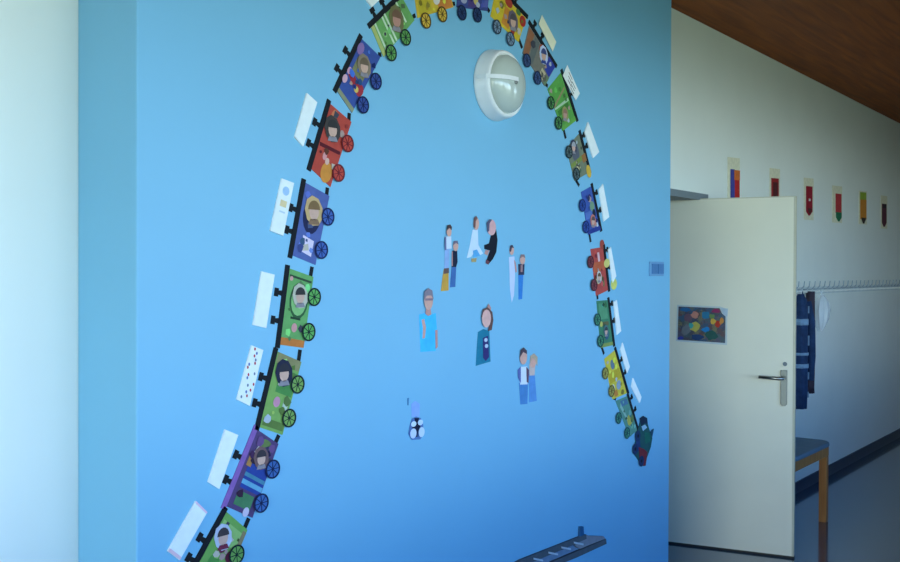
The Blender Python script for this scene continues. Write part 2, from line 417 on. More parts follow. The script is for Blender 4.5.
GR, GR2 = (104, 172, 74), (134, 196, 92)
def speckle(n, cols, a0, b0, a1, b1, r=.045):
    o_ = []
    for k in range(n):
        o_.append(('dot', cols[k % len(cols)], ('e', random.uniform(a0, a1), random.uniform(b0, b1), r * random.uniform(.7, 1.4), r * random.uniform(.6, 1.1))))
    return o_
CARS = [
 dict(label='bright green paper carriage with maroon photo at the bottom left end of the train', col=(112, 176, 70), q=[(190, 577), (226, 511), (248, 530), (222, 592)], w=[(236, 554.5), (222, 578)],
      decor=[('light_band', (150, 200, 100), ('r', .62, .1, .9, .95)), ('brown_edge', (150, 130, 84), ('r', .1, .86, .95, 1.0)), ('leaf', (80, 160, 60), ('e', .3, .4, .16, .1)), ('maroon_patch', (120, 40, 70), ('e', .6, .45, .12, .09)), ('maroon_patch', (110, 30, 60), ('e', .5, .78, .08, .07))],
      photo=((223, 537), .033, (190, 196, 214), (50, 36, 40)), posts=(.5, .2), shirt=(140, 40, 70)),
 dict(label='purple and blue striped paper carriage with purple roof bar, second from bottom left', col=(92, 66, 122), barcol=(150, 96, 186), q=[(226, 506), (257, 429), (279, 444), (253, 518)], w=[(272, 469), (260.5, 503)], wcol=(58, 110, 190), rim=(24, 36, 86),
      decor=[('olive_patch', (112, 136, 66), ('e', .86, .55, .1, .13)), ('blue_panel', (40, 70, 170), ('r', .28, .2, .62, .98)), ('light_stripe', (96, 176, 214), ('r', .33, .2, .39, .98)), ('teal_stripe', (66, 140, 170), ('r', .43, .2, .48, .98)), ('orange_patch', (196, 130, 60), ('r', .55, .12, .72, .3)), ('green_patch', (70, 136, 84), ('r', .06, .2, .24, .8)), ('white_spots', (220, 200, 226), ('e', .03, .7, .06, .05)), ('white_patch', (226, 214, 224), ('p', [(.66, .15), (.84, .3), (.8, .75), (.6, .55)]))],
      photo=((261, 458), .03, (120, 90, 90), (40, 30, 40)), posts=(.28, .6)),
 dict(label='olive green paper carriage with dark photo and pink flower, beside the dotted card', col=(128, 178, 76), q=[(259, 427), (277, 351), (302, 362), (283, 435)], w=[(297, 384.4), (288.5, 418)],
      decor=[('tan_end', (150, 142, 86), ('r', .86, .08, 1, .98)), ('green_panel', (74, 150, 64), ('r', .5, .3, .82, .95)), ('pink_flower', (222, 140, 170), ('e', .38, .45, .07, .06)), ('white_patch', (198, 214, 190), ('r', .3, .7, .42, .9)), ('dark_band', (98, 132, 52), ('r', .04, .1, .14, .95))],
      photo=((284, 373), .036, (40, 42, 66), (22, 22, 36)), posts=(.28, .62)),
 dict(label='green paper carriage with dotted black edging and orange bottom strip, left of arch', col=(104, 178, 88), q=[(279.5, 344.6), (289, 268), (314, 277), (304, 348)], w=[(313.5, 297), (308, 332)], wcol=(96, 190, 80),
      decor=[('orange_strip', (222, 118, 40), ('r', .0, .05, .1, 1.0)), ('black_edging', (54, 80, 56), ('r', .9, .08, .93, .95)), ('dark_oval', (48, 100, 58), ('e', .62, .55, .24, .17)), ('light_oval', (134, 200, 110), ('e', .62, .55, .2, .14)), ('black_dash', (40, 70, 46), ('r', .36, .3, .39, .7)), ('pink_dot', (230, 150, 150), ('e', .25, .5, .06, .05)), ('pink_dot', (232, 156, 150), ('e', .88, .15, .03, .03))],
      photo=((300, 296), .033, (196, 190, 170), (38, 34, 34)), posts=(.3, .66)),
 dict(label='plain violet-blue paper carriage with pale pink square and oval photo', col=(84, 104, 182), q=[(292, 255), (305, 182), (330, 196), (316, 265)], w=[(327.5, 216.8), (321, 250)], wcol=(62, 104, 196), rim=(26, 36, 96),
      decor=[('dark_oval', (38, 42, 88), ('e', .62, .5, .25, .17)), ('pale_square', (236, 214, 238), ('p', [(.1, .3), (.32, .3), (.3, .75), (.08, .75)]))],
      photo=((314, 211), .04, (206, 170, 120), (140, 96, 50)), posts=(.3, .6), shirt=(150, 110, 80)),
 dict(label='red paper carriage with orange lower corner and dark photo, left of arch', col=(214, 66, 50), q=[(311, 168), (330, 103), (352, 122), (331, 187)], w=[(347, 143.6), (338, 173)], wcol=(226, 66, 50), rim=(130, 30, 40),
      decor=[('dark_line', (110, 24, 36), ('p', [(.42, .05), (.52, .95), (.47, .95), (.37, .1)])), ('orange_patch', (240, 142, 40), ('e', .12, .65, .15, .11)), ('pink_squiggle', (240, 150, 150), ('e', .3, .4, .06, .04)), ('pale_squiggle', (238, 180, 160), ('e', .26, .55, .05, .04)), ('orange_top', (236, 120, 70), ('e', .88, .3, .1, .06))],
      photo=((332.5, 129), .037, (70, 62, 60), (30, 28, 28)), posts=(.3, .62)),
 dict(label='royal blue paper carriage with red flowers, below the striped green one', col=(56, 84, 176), q=[(337, 90), (361.5, 38), (381, 57), (352.5, 113)], w=[(375.2, 81.4), (362.3, 105)], wcol=(52, 80, 170), rim=(20, 30, 86),
      decor=[('olive_edge', (150, 152, 110), ('r', 0, .05, .07, 1)), ('olive_panel', (136, 132, 84), ('r', .45, .2, .72, .8)), ('red_patch', (190, 40, 56), ('p', [(.36, .15), (.46, .3), (.36, .85), (.28, .6)])), ('red_patch', (196, 44, 60), ('e', .34, .85, .1, .08)), ('pink_dot', (236, 170, 190), ('e', .26, .1, .07, .05)), ('pink_dot', (232, 160, 190), ('e', .42, .12, .06, .04)), ('yellow_dot', (230, 190, 80), ('e', .3, .7, .05, .05)), ('lilac_corner', (150, 110, 180), ('e', .85, .15, .1, .07))],
      photo=((364, 66), .034, (140, 122, 104), (110, 86, 60)), posts=(.28, .62)),
 dict(label='light green paper carriage with white stripes, upper left of the arch', col=(106, 176, 84), q=[(371, 26), (402, -4), (415, 20), (384, 57)], w=[(390.5, 53), (405, 37.5)], wcol=(90, 166, 70),
      decor=[('yellow_edge', (186, 196, 100), ('r', 0, .02, .08, 1.0)), ('white_stripe', (206, 230, 190), ('r', .1, .02, .14, .98)), ('white_stripe', (206, 230, 190), ('r', .32, .02, .36, .98)), ('white_stripe', (206, 230, 190), ('r', .4, .02, .44, .98)), ('white_stripe', (206, 230, 190), ('r', .78, .02, .82, .8))],
      photo=((396.5, 19), .04, (112, 110, 70), (120, 78, 50)), posts=(.2, .5), face=(206, 140, 120)),
 dict(label='yellow and orange paper carriage, left one at the top of the arch', col=(232, 186, 30), q=[(414, -12), (446, -24), (454, 7), (418, 18)], w=[(425.6, 20.7), (442, 14.4)], wcol=(240, 186, 40), rim=(96, 66, 20),
      decor=[('orange_half', (232, 128, 40), ('p', [(.55, .1), (.98, .1), (.98, .98), (.6, .98)])), ('white_patch', (232, 220, 210), ('e', .58, .62, .1, .08)), ('yellow_band', (210, 180, 20), ('r', .06, .3, .4, .9)), ('orange_dot', (230, 110, 40), ('e', .82, .65, .1, .08))], posts=(.3, .6)),
 dict(label='dark blue paper carriage with navy wheels, at the very top of the arch', col=(62, 78, 158), q=[(459, -24), (491, -22), (488, 11), (457, 7)], w=[(461.6, 12.8), (477, 15)], wcol=(36, 66, 122), rim=(20, 34, 70),
      decor=[('pale_patch', (170, 170, 206), ('e', .2, .7, .1, .09)), ('purple_patch', (84, 62, 140), ('r', .35, .3, .6, .95)), ('yellow_dot', (220, 190, 90), ('e', .58, .72, .07, .08)), ('pale_dot', (190, 196, 220), ('e', .66, .85, .06, .05)), ('light_end', (92, 100, 200), ('r', .78, .3, .98, .9))], posts=(.3, .6)),
 dict(label='yellow paper carriage with red patches and grey wheels, upper right of the arch', col=(238, 196, 20), q=[(497, -14), (527, 17), (519, 42), (491, 16)], w=[(496.5, 27), (510, 39)], wcol=(120, 150, 180), rim=(50, 60, 80),
      decor=[('orange_patch', (238, 140, 30), ('r', .35, .3, .6, .9)), ('red_patch', (206, 44, 30), ('e', .93, .25, .1, .1)), ('red_patch', (200, 50, 34), ('r', .68, .66, .8, 1.0)), ('red_patch', (206, 60, 40), ('e', .42, .12, .12, .08)), ('green_dot', (80, 130, 60), ('e', .74, .12, .08, .05))],
      photo=((513, 21), .036, (110, 96, 110), (70, 60, 70)), posts=(.3, .6)),
 dict(label='brown, grey and blue paper carriage right of the wall lamp', col=(128, 122, 110), q=[(530, 24), (556, 66), (545, 86), (523, 53)], w=[(526.4, 60.5), (537, 78)], wcol=(56, 84, 140), rim=(30, 44, 84),
      decor=[('brown_panel', (168, 100, 62), ('r', .02, .08, .2, .95)), ('grey_panel', (104, 112, 112), ('r', .24, .1, .4, .95)), ('blue_end', (48, 66, 188), ('p', [(.74, .0), (1, .05), (.98, .6), (.78, .55)])), ('cream_patch', (214, 196, 150), ('r', .7, .62, .86, .95)), ('red_dot', (190, 70, 50), ('e', .5, .15, .08, .08)), ('green_edge', (110, 140, 100), ('r', .9, .64, 1, .98))],
      photo=((543.5, 55), .034, (196, 206, 232), (40, 56, 130)), posts=(.12, .4), shirt=(50, 70, 160)),
 dict(label='bright green paper carriage beside the printed name card, right of arch', col=(86, 174, 62), q=[(562, 72), (577, 120), (563, 131), (548, 89)], w=[(550.5, 103), (558, 123)], wcol=(74, 150, 70),
      decor=[('tan_line', (160, 140, 90), ('p', [(.4, 1), (.46, 1), (.3, .1), (.26, .1)])), ('white_line', (180, 214, 170), ('p', [(.46, 1), (.5, 1), (.56, .1), (.5, .1)])), ('tan_patch', (196, 160, 120), ('e', .76, .55, .12, .1)), ('dark_patch', (60, 134, 44), ('r', .56, .2, .68, .9)), ('green_end', (100, 180, 60), ('r', .9, .05, 1, .95))], face=(206, 150, 130),
      photo=((565, 114), .028, (150, 150, 90), (170, 120, 90)), posts=(.25, .5)),
 dict(label='grey-olive paper carriage with yellow flag at its lower end, right of arch', col=(124, 132, 104), q=[(580, 133), (590, 172), (575, 181), (567, 148)], w=[(568.5, 152), (576, 174)], wcol=(86, 110, 110),
      decor=[('grey_oval', (96, 100, 116), ('e', .3, .55, .26, .17)), ('green_band', (134, 150, 56), ('r', .5, .05, .62, 1)), ('cream_patch', (224, 206, 140), ('e', .74, .6, .1, .09)), ('orange_patch', (176, 110, 50), ('r', .5, .0, .7, .25)), ('yellow_flag', (236, 180, 40), ('e', .97, .05, .16, .11))],
      photo=((573.5, 147), .028, (60, 62, 84), (190, 190, 200)), posts=(.12, .4)),
 dict(label='royal blue paper carriage with green photo, right of arch above the red one', col=(58, 92, 190), q=[(592, 186), (601, 230), (588.6, 234.7), (581.5, 192)], w=[(581.8, 205.4), (585.5, 227)], wcol=(42, 84, 180), rim=(24, 40, 110),
      decor=[('light_panel', (84, 120, 206), ('r', .5, .4, .66, .95)), ('green_patch', (120, 160, 120), ('e', .42, .3, .11, .1)), ('dark_spot', (30, 44, 70), ('e', .58, .25, .09, .07)), ('white_line', (206, 214, 226), ('r', .74, .12, .92, .25)), ('navy_end', (40, 60, 160), ('r', .9, .0, 1, 1))],
      photo=((593, 221), .026, (200, 120, 110), (90, 60, 60)), posts=(.2, .6)),
 dict(label='red paper carriage with red ball and yellow flag, right of arch', col=(214, 70, 62), q=[(604, 247), (609, 290), (596.5, 296), (591, 249)], w=[(590, 262), (593.5, 285)], wcol=(150, 60, 70), rim=(90, 34, 50),
      decor=[('orange_panel', (222, 92, 50), ('r', .3, .1, .52, .95)), ('red_ball', (190, 70, 56), ('e', -.06, .1, .11, .11)), ('pale_line', (244, 190, 190), ('r', .1, .4, .3, .55)), ('cream_patch', (220, 206, 140), ('e', .66, .7, .12, .1)), ('green_leaf', (70, 130, 60), ('e', .76, .35, .12, .05)), ('yellow_flag', (232, 224, 90), ('e', .92, -.45, .13, .15)), ('yellow_flag', (232, 214, 100), ('e', .38, -.08, .1, .14))],
      photo=((599, 277), .024, (206, 196, 190), (110, 70, 40)), posts=(.1, .5)),
 dict(label='dark green paper carriage below the red one, right of arch', col=(60, 136, 96), q=[(608.5, 300), (614, 345), (601, 348), (597, 301)], w=[(597, 319.6), (600, 341)], wcol=(66, 150, 106), rim=(24, 70, 70),
      decor=[('light_panel', (84, 160, 110), ('r', .06, .2, .4, .85)), ('brown_patch', (110, 100, 60), ('r', .46, .2, .54, .9)), ('blue_patch', (60, 96, 130), ('e', .74, .45, .11, .1)), ('olive_end', (140, 160, 70), ('r', .92, .05, 1, .95)), ('yellow_dot', (200, 196, 80), ('e', .5, .8, .06, .06))],
      photo=((606, 331), .024, (80, 110, 120), (40, 50, 50)), posts=(.12, .5)),
 dict(label='bright yellow paper carriage in the lower right leg of the arch', col=(226, 200, 40), q=[(615.5, 350), (628, 393), (613, 399.5), (604.7, 359)], w=[(605, 373.3), (611.2, 391)], wcol=(180, 170, 70), rim=(110, 90, 30),
      decor=[('blue_gap', (104, 130, 150), ('e', .24, .5, .1, .07)), ('gold_panel', (206, 170, 20), ('r', .38, .1, .62, .95)), ('pale_gap', (150, 170, 190), ('e', .74, .42, .09, .09)), ('orange_patch', (220, 130, 40), ('r', .82, .6, .96, .85)), ('white_dot', (226, 222, 190), ('e', .74, .8, .07, .05)), ('brown_spot', (120, 100, 50), ('e', .32, .3, .05, .05))], posts=(.3, .6)),
 dict(label='pale teal green paper carriage coupled behind the locomotive', col=(84, 152, 130), q=[(628, 396), (638, 430), (630, 437), (616, 401)], w=[(618.4, 418), (626.8, 433)], wcol=(60, 150, 110), rim=(24, 66, 84),
      decor=[('pale_stripe', (140, 190, 170), ('p', [(.1, .7), (.7, .5), (.8, .6), (.2, .85)])), ('yellow_patch', (196, 180, 60), ('e', .62, .45, .14, .12)), ('olive_patch', (110, 130, 60), ('e', .62, .2, .1, .08)), ('blue_patch', (70, 120, 160), ('r', .05, .15, .2, .7))], posts=(.15, .5)),
]
ENG = dict(q=[(646, 418), (655, 440), (640, 462), (635, 425)])
cars = []
for i, c in enumerate(CARS):
    cars.append(carriage(c, CARS[i + 1] if i + 1 < len(CARS) else ENG))
# locomotive
def pxp(pts): return [bw(*p) for p in pts]
c = bw(642, 467)
en = thing('train_locomotive', (BX, c[0], c[1]), 'dark green and navy paper locomotive heading down at the right end of the train', 'locomotive')
obj('boiler', wp(pxp([(637.5, 432), (641, 419), (647, 421), (650, 431), (652.5, 438), (651, 447), (647, 458), (645.5, 466), (642, 466), (638.5, 460), (633.5, 453)]), -.0006, .003), paper((34, 84, 84)), en)
obj('cab_roof', wp(pxp([(639.5, 418.5), (643, 415.8), (647, 418), (647.6, 424), (644.5, 423), (641.5, 426)]), .0032, .0046), paper((24, 44, 66)), en)
obj('window', wp(pxp([(641.5, 426.5), (645, 424.5), (647, 427.5), (643, 431)]), .0032, .0042), paper((150, 186, 206)), en)
obj('chimney', wp(pxp([(650.2, 432), (651.6, 429.6), (653.8, 428.6), (653.2, 432), (652.2, 437)]), .0032, .0044), paper((32, 70, 92)), en)
obj('green_panel', wp(pxp([(644.5, 432), (649.5, 433), (650.5, 441), (645.5, 444)]), .0032, .0040), paper((26, 100, 84)), en)
obj('navy_panel', wp(pxp([(636, 441), (639.5, 434), (640.5, 449), (636.5, 453)]), .0032, .0040), paper((34, 60, 110)), en)
obj('cowcatcher', wp(pxp([(638.5, 447), (643.5, 449), (647, 452), (645.4, 465.5), (642.4, 466), (639.5, 460)]), .0042, .0054), paper((124, 44, 52)), en)
for w in ((634.8, 449), (637.4, 436), (641, 461)):
    cc = bw(*w)
    wh = obj('wheel', wp(ellpts(cc, .026, .026, 20), .0056, .0066), paper((30, 54, 92)), en)
    obj('hub', wp(ellpts(cc, .008, .008, 10), .0068, .0076), paper((16, 24, 34)), wh)

# name cards
CARD = [
 ('white name card with faint pink border at the bottom left, beside the bright green carriage', [(195.8, 501), (207, 512), (179.5, 560), (167.6, 551)], 'pink'),
 ('plain white name card beside the purple and blue striped carriage', [(225, 429.5), (238, 435), (219, 489), (208, 482)], None),
 ('white name card scattered with small red and blue drawings', [(251.6, 345.4), (263, 350), (249.5, 405.8), (236.7, 399.4)], 'dots'),
 ('plain white name card beside the green carriage with orange strip', [(261.6, 271.4), (274.4, 274.6), (266, 328), (253, 325)], None),
 ('white name card with blue circle and orange block beside the violet-blue carriage', [(281.6, 178.4), (293.7, 183), (283, 235.8), (270.3, 230.7)], 'marks'),
 ('plain white name card beside the red carriage with orange corner', [(306.7, 93), (317, 102.4), (303, 146.4), (294.5, 137)], None),
 ('white name card cut by the top edge, beside the striped green carriage', [(401, -35), (407, -27), (371.5, 7.2), (365.5, -1)], None),
 ('cream name card beside the brown, grey and blue carriage', [(541.7, 15), (556, 42), (552.4, 51.5), (538.5, 24)], 'cream'),
 ('printed name card with small dark marks beside the bright green carriage on the right', [(567, 65), (579.6, 93.5), (575.4, 100.5), (562.6, 75.5)], 'print'),
 ('white name card beside the grey-olive carriage with yellow flag', [(588, 122), (599, 152), (593, 158), (584.5, 132.5)], None),
 ('white name card beside the royal blue carriage with green photo', [(602.8, 184), (609, 217), (603.7, 221.4), (599, 189.4)], None),
 ('narrow white name card beside the red carriage with yellow flag', [(610.7, 247), (616, 276), (612.5, 283), (608, 249.6)], None),
 ('white name card beside the dark green carriage on the right', [(616.6, 300), (621, 331), (617, 334.7), (613.6, 302)], None),
 ('white name card beside the bright yellow carriage on the right', [(622.5, 342.7), (629.6, 366.7), (627, 373), (620.4, 349.8)], None),
 ('lowest white name card on the right, above the locomotive', [(633, 378), (641.3, 397), (639.6, 403), (631.4, 387)], None),
]
for lab, q, kind in CARD:
    p = pxp(q); cx = sum(v[0] for v in p) / 4; cz = min(v[1] for v in p)
    def ab(a, b): return lerp2(lerp2(p[0], p[3], a), lerp2(p[1], p[2], a), b)
    def rc(a0, b0, a1, b1): return [ab(a0, b0), ab(a1, b0), ab(a1, b1), ab(a0, b1)]
    t = thing('name_card', (BX, cx, cz), lab, 'card', 'name cards beside the train')
    obj('card_sheet', wp(p, .0042 if kind in ('print', 'cream') else -.0006, .0052), paper((240, 236, 208) if kind == 'cream' else (240, 242, 240)), t)
    if kind == 'pink':
        obj('pink_border', wp(rc(.0, 0, .04, 1), .0054, .0058), paper((236, 200, 214)), t)
        obj('pink_border', wp(rc(.94, 0, 1, 1), .0054, .0058), paper((236, 196, 206)), t)
    if kind == 'dots':
        random.seed(3)
        for k in range(16):
            a_, b_ = (k + .7) / 17, random.uniform(.12, .88)
            obj('drawing', wp(ellpts(ab(a_, b_), .0032, .0045, 8), .0054, .0058), paper([(190, 60, 70), (90, 110, 170), (190, 80, 80), (120, 130, 150)][k % 4]), t)
    if kind == 'marks':
        obj('blue_circle', wp(ellpts(ab(.2, .5), .013, .013, 16), .0054, .0058), paper((170, 200, 232)), t)
        obj('orange_block', wp(rc(.38, .25, .5, .75), .0054, .0058), paper((232, 208, 160)), t)
        obj('grey_line', wp(rc(.58, .3, .61, .75), .0054, .0058), paper((200, 214, 226)), t)
    if kind == 'print':
        for k, (a_, b_) in enumerate([(.18, .3), (.3, .6), (.42, .35), (.55, .6), (.68, .4), (.8, .65)]):
            obj('printed_mark', wp(rc(a_, b_ - .12, a_ + .05, b_ + .15), .0054, .0058), paper([(110, 50, 50), (60, 64, 70)][k % 2]), t)

# ------------------------------------------------------------------ photo cutouts of people on the blue wall
def cutout(label, foot, parts, cat='cutout', name='person_cutout', group='photo cutouts in the middle of the blue wall'):
    c = bw(*foot)
    t = thing(name, (BX, c[0], c[1]), label, cat, group)
    lev = -.0006
    for pn, rgb, sh in parts:
        if sh[0] == 'e':
            cc = bw(sh[1], sh[2]); a = bw(sh[1] + sh[3], sh[2]); b = bw(sh[1], sh[2] + sh[4])
            pts = ellpts(cc, abs(a[0] - cc[0]), abs(b[1] - cc[1]), 16)
        else: pts = pxp(sh[1])
        obj(pn, wp(pts, lev, max(lev, 0) + .0008), paper(rgb), t); lev = max(lev, 0) + .0009
    return t
P = lambda *a: ('p', list(a)); E = lambda *a: ('e',) + a
SK = (222, 168, 152); SK2 = (206, 150, 140)
cutout('small cutout of a slim person in white top and long orange skirt', (446, 291), [
    ('legs', (150, 176, 220), P((445.6, 247), (450.2, 247), (449.4, 268), (445, 269))), ('skirt', (214, 160, 70), P((444.4, 269), (449.2, 268.4), (449, 290.5), (441.4, 291.2), (443, 278))),
    ('waistband', (110, 84, 80), P((444.6, 268.4), (449.2, 268), (449.2, 273), (444, 274))), ('top', (216, 222, 236), P((445.2, 236.6), (451.2, 236.4), (451.6, 248.6), (445.4, 249))),
    ('arm', (110, 110, 150), P((444.6, 238), (446, 236.4), (446.2, 250), (444.8, 250))), ('head', SK, E(448.8, 231.6, 2.4, 5)), ('hair', (80, 60, 60), P((446.6, 230.5), (447, 225.4), (449.6, 224.4), (451.4, 227), (451, 230), (449, 227.8)))])
cutout('small cutout of a person in black top and blue trousers beside the orange skirt', (454, 287), [
    ('trousers', (70, 110, 168), P((452.4, 265), (457, 265), (456, 287), (450.6, 287.4))), ('top', (30, 36, 60), P((452.6, 250.6), (457.6, 250), (458, 262), (456.6, 267), (452.4, 267))),
    ('arm', SK2, P((452.2, 252), (453, 251), (453, 266), (452, 266))), ('head', SK, E(455.8, 246, 2.6, 5.2)), ('hair', (120, 110, 130), P((453.4, 245), (454, 240.8), (457.4, 240.6), (458.4, 244.5), (456, 242.8)))])
cutout('cutout of a lunging person in white and pale blue dress, highest of the group', (475, 261), [
    ('dress', (214, 226, 242), P((473.4, 229.6), (478.4, 229.6), (479, 245), (483.8, 253.4), (481, 255), (476.6, 249.6), (471.6, 257), (467.4, 258.2), (470.6, 245))),
    ('skirt_panel', (92, 168, 220), P((473.6, 250.6), (477.4, 249.4), (480.6, 255.6), (474, 257.6))), ('foot', (186, 160, 110), P((471.6, 258.6), (477, 258), (476.4, 262), (472, 262))),
    ('head', SK, E(476.4, 223.6, 2.7, 6.4)), ('hair', (124, 84, 80), P((473.6, 227), (474, 218), (476, 215.8), (477.6, 218), (475.6, 221), (475.2, 228)))])
cutout('cutout of a lunging person in black clothes with large pink head', (490, 264), [
    ('clothes', (22, 24, 38), P((491.6, 235), (496.8, 229.4), (498.2, 240), (497, 252), (493.6, 259), (489.4, 264), (486.6, 261.6), (490.6, 250.6), (485, 249), (484.8, 245), (489.6, 243.4))),
    ('hand', SK2, P((486, 250), (489.6, 250.4), (488, 255.6), (485, 253.6))), ('shoe', (120, 70, 80), P((486.4, 259.6), (489.8, 261.6), (488.8, 264.6), (486, 263.4))),
    ('head', (230, 172, 170), E(491.6, 227.4, 4.4, 8)), ('hair', (96, 92, 116), P((487.4, 232), (486.6, 223), (489.4, 219.2), (492, 219.6), (489.4, 223.4), (489, 231)))])
cutout('thin cutout of a person in a long white dress', (512, 302), [
    ('dress', (206, 212, 240), P((509.6, 257), (515, 256.4), (515.6, 275), (514.6, 295), (512.4, 302.6), (510.8, 290))), ('arm', SK2, P((514.6, 260), (516, 262), (517.4, 272), (516, 272.4))),
    ('head', SK, E(512, 250.4, 2.2, 4.6)), ('hair', (70, 66, 84), P((509.8, 251), (510.4, 245.6), (512.4, 244.8), (514, 248), (512, 247.6), (511, 252)))])
cutout('small cutout of a person in dark top and bright blue trousers, right of white dress', (521, 299.5), [
    ('trousers', (56, 130, 206), P((519, 274), (524, 274), (522.8, 299), (519.2, 299.6))), ('top', (58, 56, 80), P((518.8, 264), (525, 264), (524.6, 274.8), (519, 275))),
    ('shirt_front', (170, 130, 130), P((521, 265), (523, 265), (522.8, 272), (521, 272))), ('head', SK, E(522.6, 259.6, 2.6, 5)), ('hair', (150, 120, 120), P((520.2, 258.4), (521, 254.4), (524.2, 254.4), (525.2, 258), (522.6, 256.6)))])
cutout('cutout of a person in a sleeveless bright turquoise top with tall grey hair', (428.5, 352), [
    ('top', (70, 190, 244), P((419.8, 314.6), (425.6, 313), (431, 314.6), (436.4, 313), (437.6, 330), (436.2, 351), (421.2, 352), (420.6, 335))),
    ('arm', SK, P((422, 320), (424.6, 319), (426.4, 327), (425.4, 338), (423, 338.6), (423.6, 328))), ('arm', SK2, P((435.6, 330), (437.8, 330), (438, 347), (436, 349))),
    ('neck', SK2, P((426.4, 308), (430.6, 308), (431.4, 314.4), (428.4, 316), (425.6, 314))), ('head', SK, E(428.5, 300.5, 4.4, 9.4)),
    ('hair', (142, 128, 140), P((423.8, 300), (424.2, 291.6), (428, 288), (432, 290.6), (433.2, 299), (431, 295.4), (426.4, 295.6))), ('glasses', (150, 118, 128), P((424.8, 298.4), (432.4, 298.2), (432.4, 300.4), (424.8, 300.6)))])
cutout('cutout of a brown-haired person in a teal robe with purple front', (484, 365.5), [
    ('robe', (32, 122, 150), P((478.6, 332), (484, 329), (490, 331), (490.6, 346), (491.2, 361.6), (476.4, 366), (477.4, 348))), ('front', (54, 48, 110), P((483.4, 338), (488.6, 335.6), (489.4, 357), (486.4, 361), (483.6, 358))),
    ('button', (200, 210, 226), E(486.2, 340, 1.6, 2)), ('button', (200, 210, 226), E(486.6, 346, 1.6, 2)), ('raised_arm', SK2, P((486, 309.5), (488.6, 303.6), (491, 308), (490, 316))),
    ('hair', (110, 76, 70), P((481.2, 317), (482.6, 309.4), (487.4, 307.2), (492, 312), (493, 320), (491.4, 330), (487.8, 331), (489.6, 320))), ('head', (232, 178, 168), E(486, 318.5, 4.4, 9))])
cutout('cutout of a dark-haired person in white shirt and jeans', (524, 404.5), [
    ('jeans', (78, 134, 192), P((519.6, 383), (528.6, 383), (528, 404), (521, 404.6))), ('shirt', (222, 226, 236), P((520.4, 367), (527.6, 366.4), (528, 384.4), (520.6, 384.6))),
    ('arm', (96, 110, 170), P((518, 370), (521, 366.4), (521.2, 383), (518.4, 378))), ('arm', (110, 80, 100), P((526.6, 367), (529, 370), (528.6, 383), (527, 382))), ('head', SK, E(523.4, 357, 3.6, 7.6)),
    ('hair', (84, 66, 76), P((519.8, 357), (520.4, 350.4), (523.4, 347.4), (526.6, 350.6), (526.6, 354), (523, 352)))])
cutout('cutout of a blond person with cream top and blue jeans, right of white shirt', (533, 402), [
    ('jeans', (92, 146, 206), P((529.6, 374), (535.4, 374), (537.4, 401), (529.8, 402.4))), ('top', (214, 186, 176), P((529.6, 364), (535.8, 364), (535, 375.4), (530, 375.6))),
    ('head', SK, E(533.4, 361, 3.2, 6.8)), ('hair', (196, 168, 140), P((530.4, 363), (530.6, 356), (534, 353.4), (537.6, 357), (537.4, 366), (535.4, 360), (532.6, 357.6)))])
cutout('small black and white cutout animal with lilac ears, lowest on the blue wall', (416, 440), [
    ('ears', (146, 176, 234), P((412, 404), (416, 401), (420.4, 404), (420, 417), (412.4, 417))), ('ear_tip', (60, 120, 170), P((408, 398.4), (409.4, 397.8), (409, 405.4), (408, 405.4))),
    ('body', (88, 124, 180), P((410.6, 424), (412.4, 418.6), (416.4, 416.6), (421, 418), (423.4, 424), (424, 434), (420.6, 439.4), (412, 440), (408.8, 434))),
    ('dark_marking', (20, 26, 56), P((414.4, 418), (419.4, 418), (417.4, 423), (420.6, 426), (418, 431), (417.4, 437), (415.6, 437), (415, 431), (412, 427), (415.6, 423.6))),
    ('white_patch', (214, 228, 246), E(413.6, 424, 2.6, 2.8)), ('white_patch', (206, 222, 240), E(420.2, 422.4, 2.5, 2.8)), ('white_patch', (206, 218, 248), E(412.8, 433.4, 3.1, 5)), ('white_patch', (206, 222, 236), E(420.9, 432, 2.9, 5))],
    name='animal_cutout')

# grey ladder-like cutout at the bottom
c = bw(565, 562)
ld = thing('ladder', (BX, c[0], c[1]), 'grey ladder with pale rungs slanting up across the bottom of the blue wall', 'ladder')
LG = paper((86, 92, 98)); LG2 = paper((136, 136, 142))
obj('rail', wp(pxp([(494, 574), (519, 559.5), (560, 543.4), (584, 534), (584.5, 538.4), (562, 548.5), (520, 566), (500, 578)]), .001, .014), LG, ld)
obj('rail', wp(pxp([(516, 580), (550, 561.4), (570, 553), (604, 538.6), (604.5, 543.4), (575, 557), (555, 565), (522, 584)]), .001, .014), LG, ld)
obj('top_plate', wp(pxp([(584.6, 534.4), (588, 535.6), (602, 536), (603.8, 538.4), (590, 543.8), (578, 548.6), (573, 545)]), .001, .012), LG2, ld)
obj('post', wp(pxp([(578.4, 537), (578.8, 526.4), (581.8, 526.2), (582.4, 535)]), .001, .012), paper((38, 88, 128)), ld)
obj('bed', wp(pxp([(505, 576), (523, 565.4), (562, 549), (573, 545.4), (577, 549.4), (551, 560.4), (518, 578)]), .001, .006), paper((118, 138, 160)), ld)
for p_ in ((535, 558.6), (550, 552.6), (563, 547.4), (575.5, 542.6)):
    obj('rung', wp(pxp([(p_[0] - 4, p_[1] - 1.4), (p_[0] + 5, p_[1] + .4), (p_[0] + 5, p_[1] + 2.2), (p_[0] - 4, p_[1] + .4)]), .0145, .018), paper((190, 200, 206)), ld)

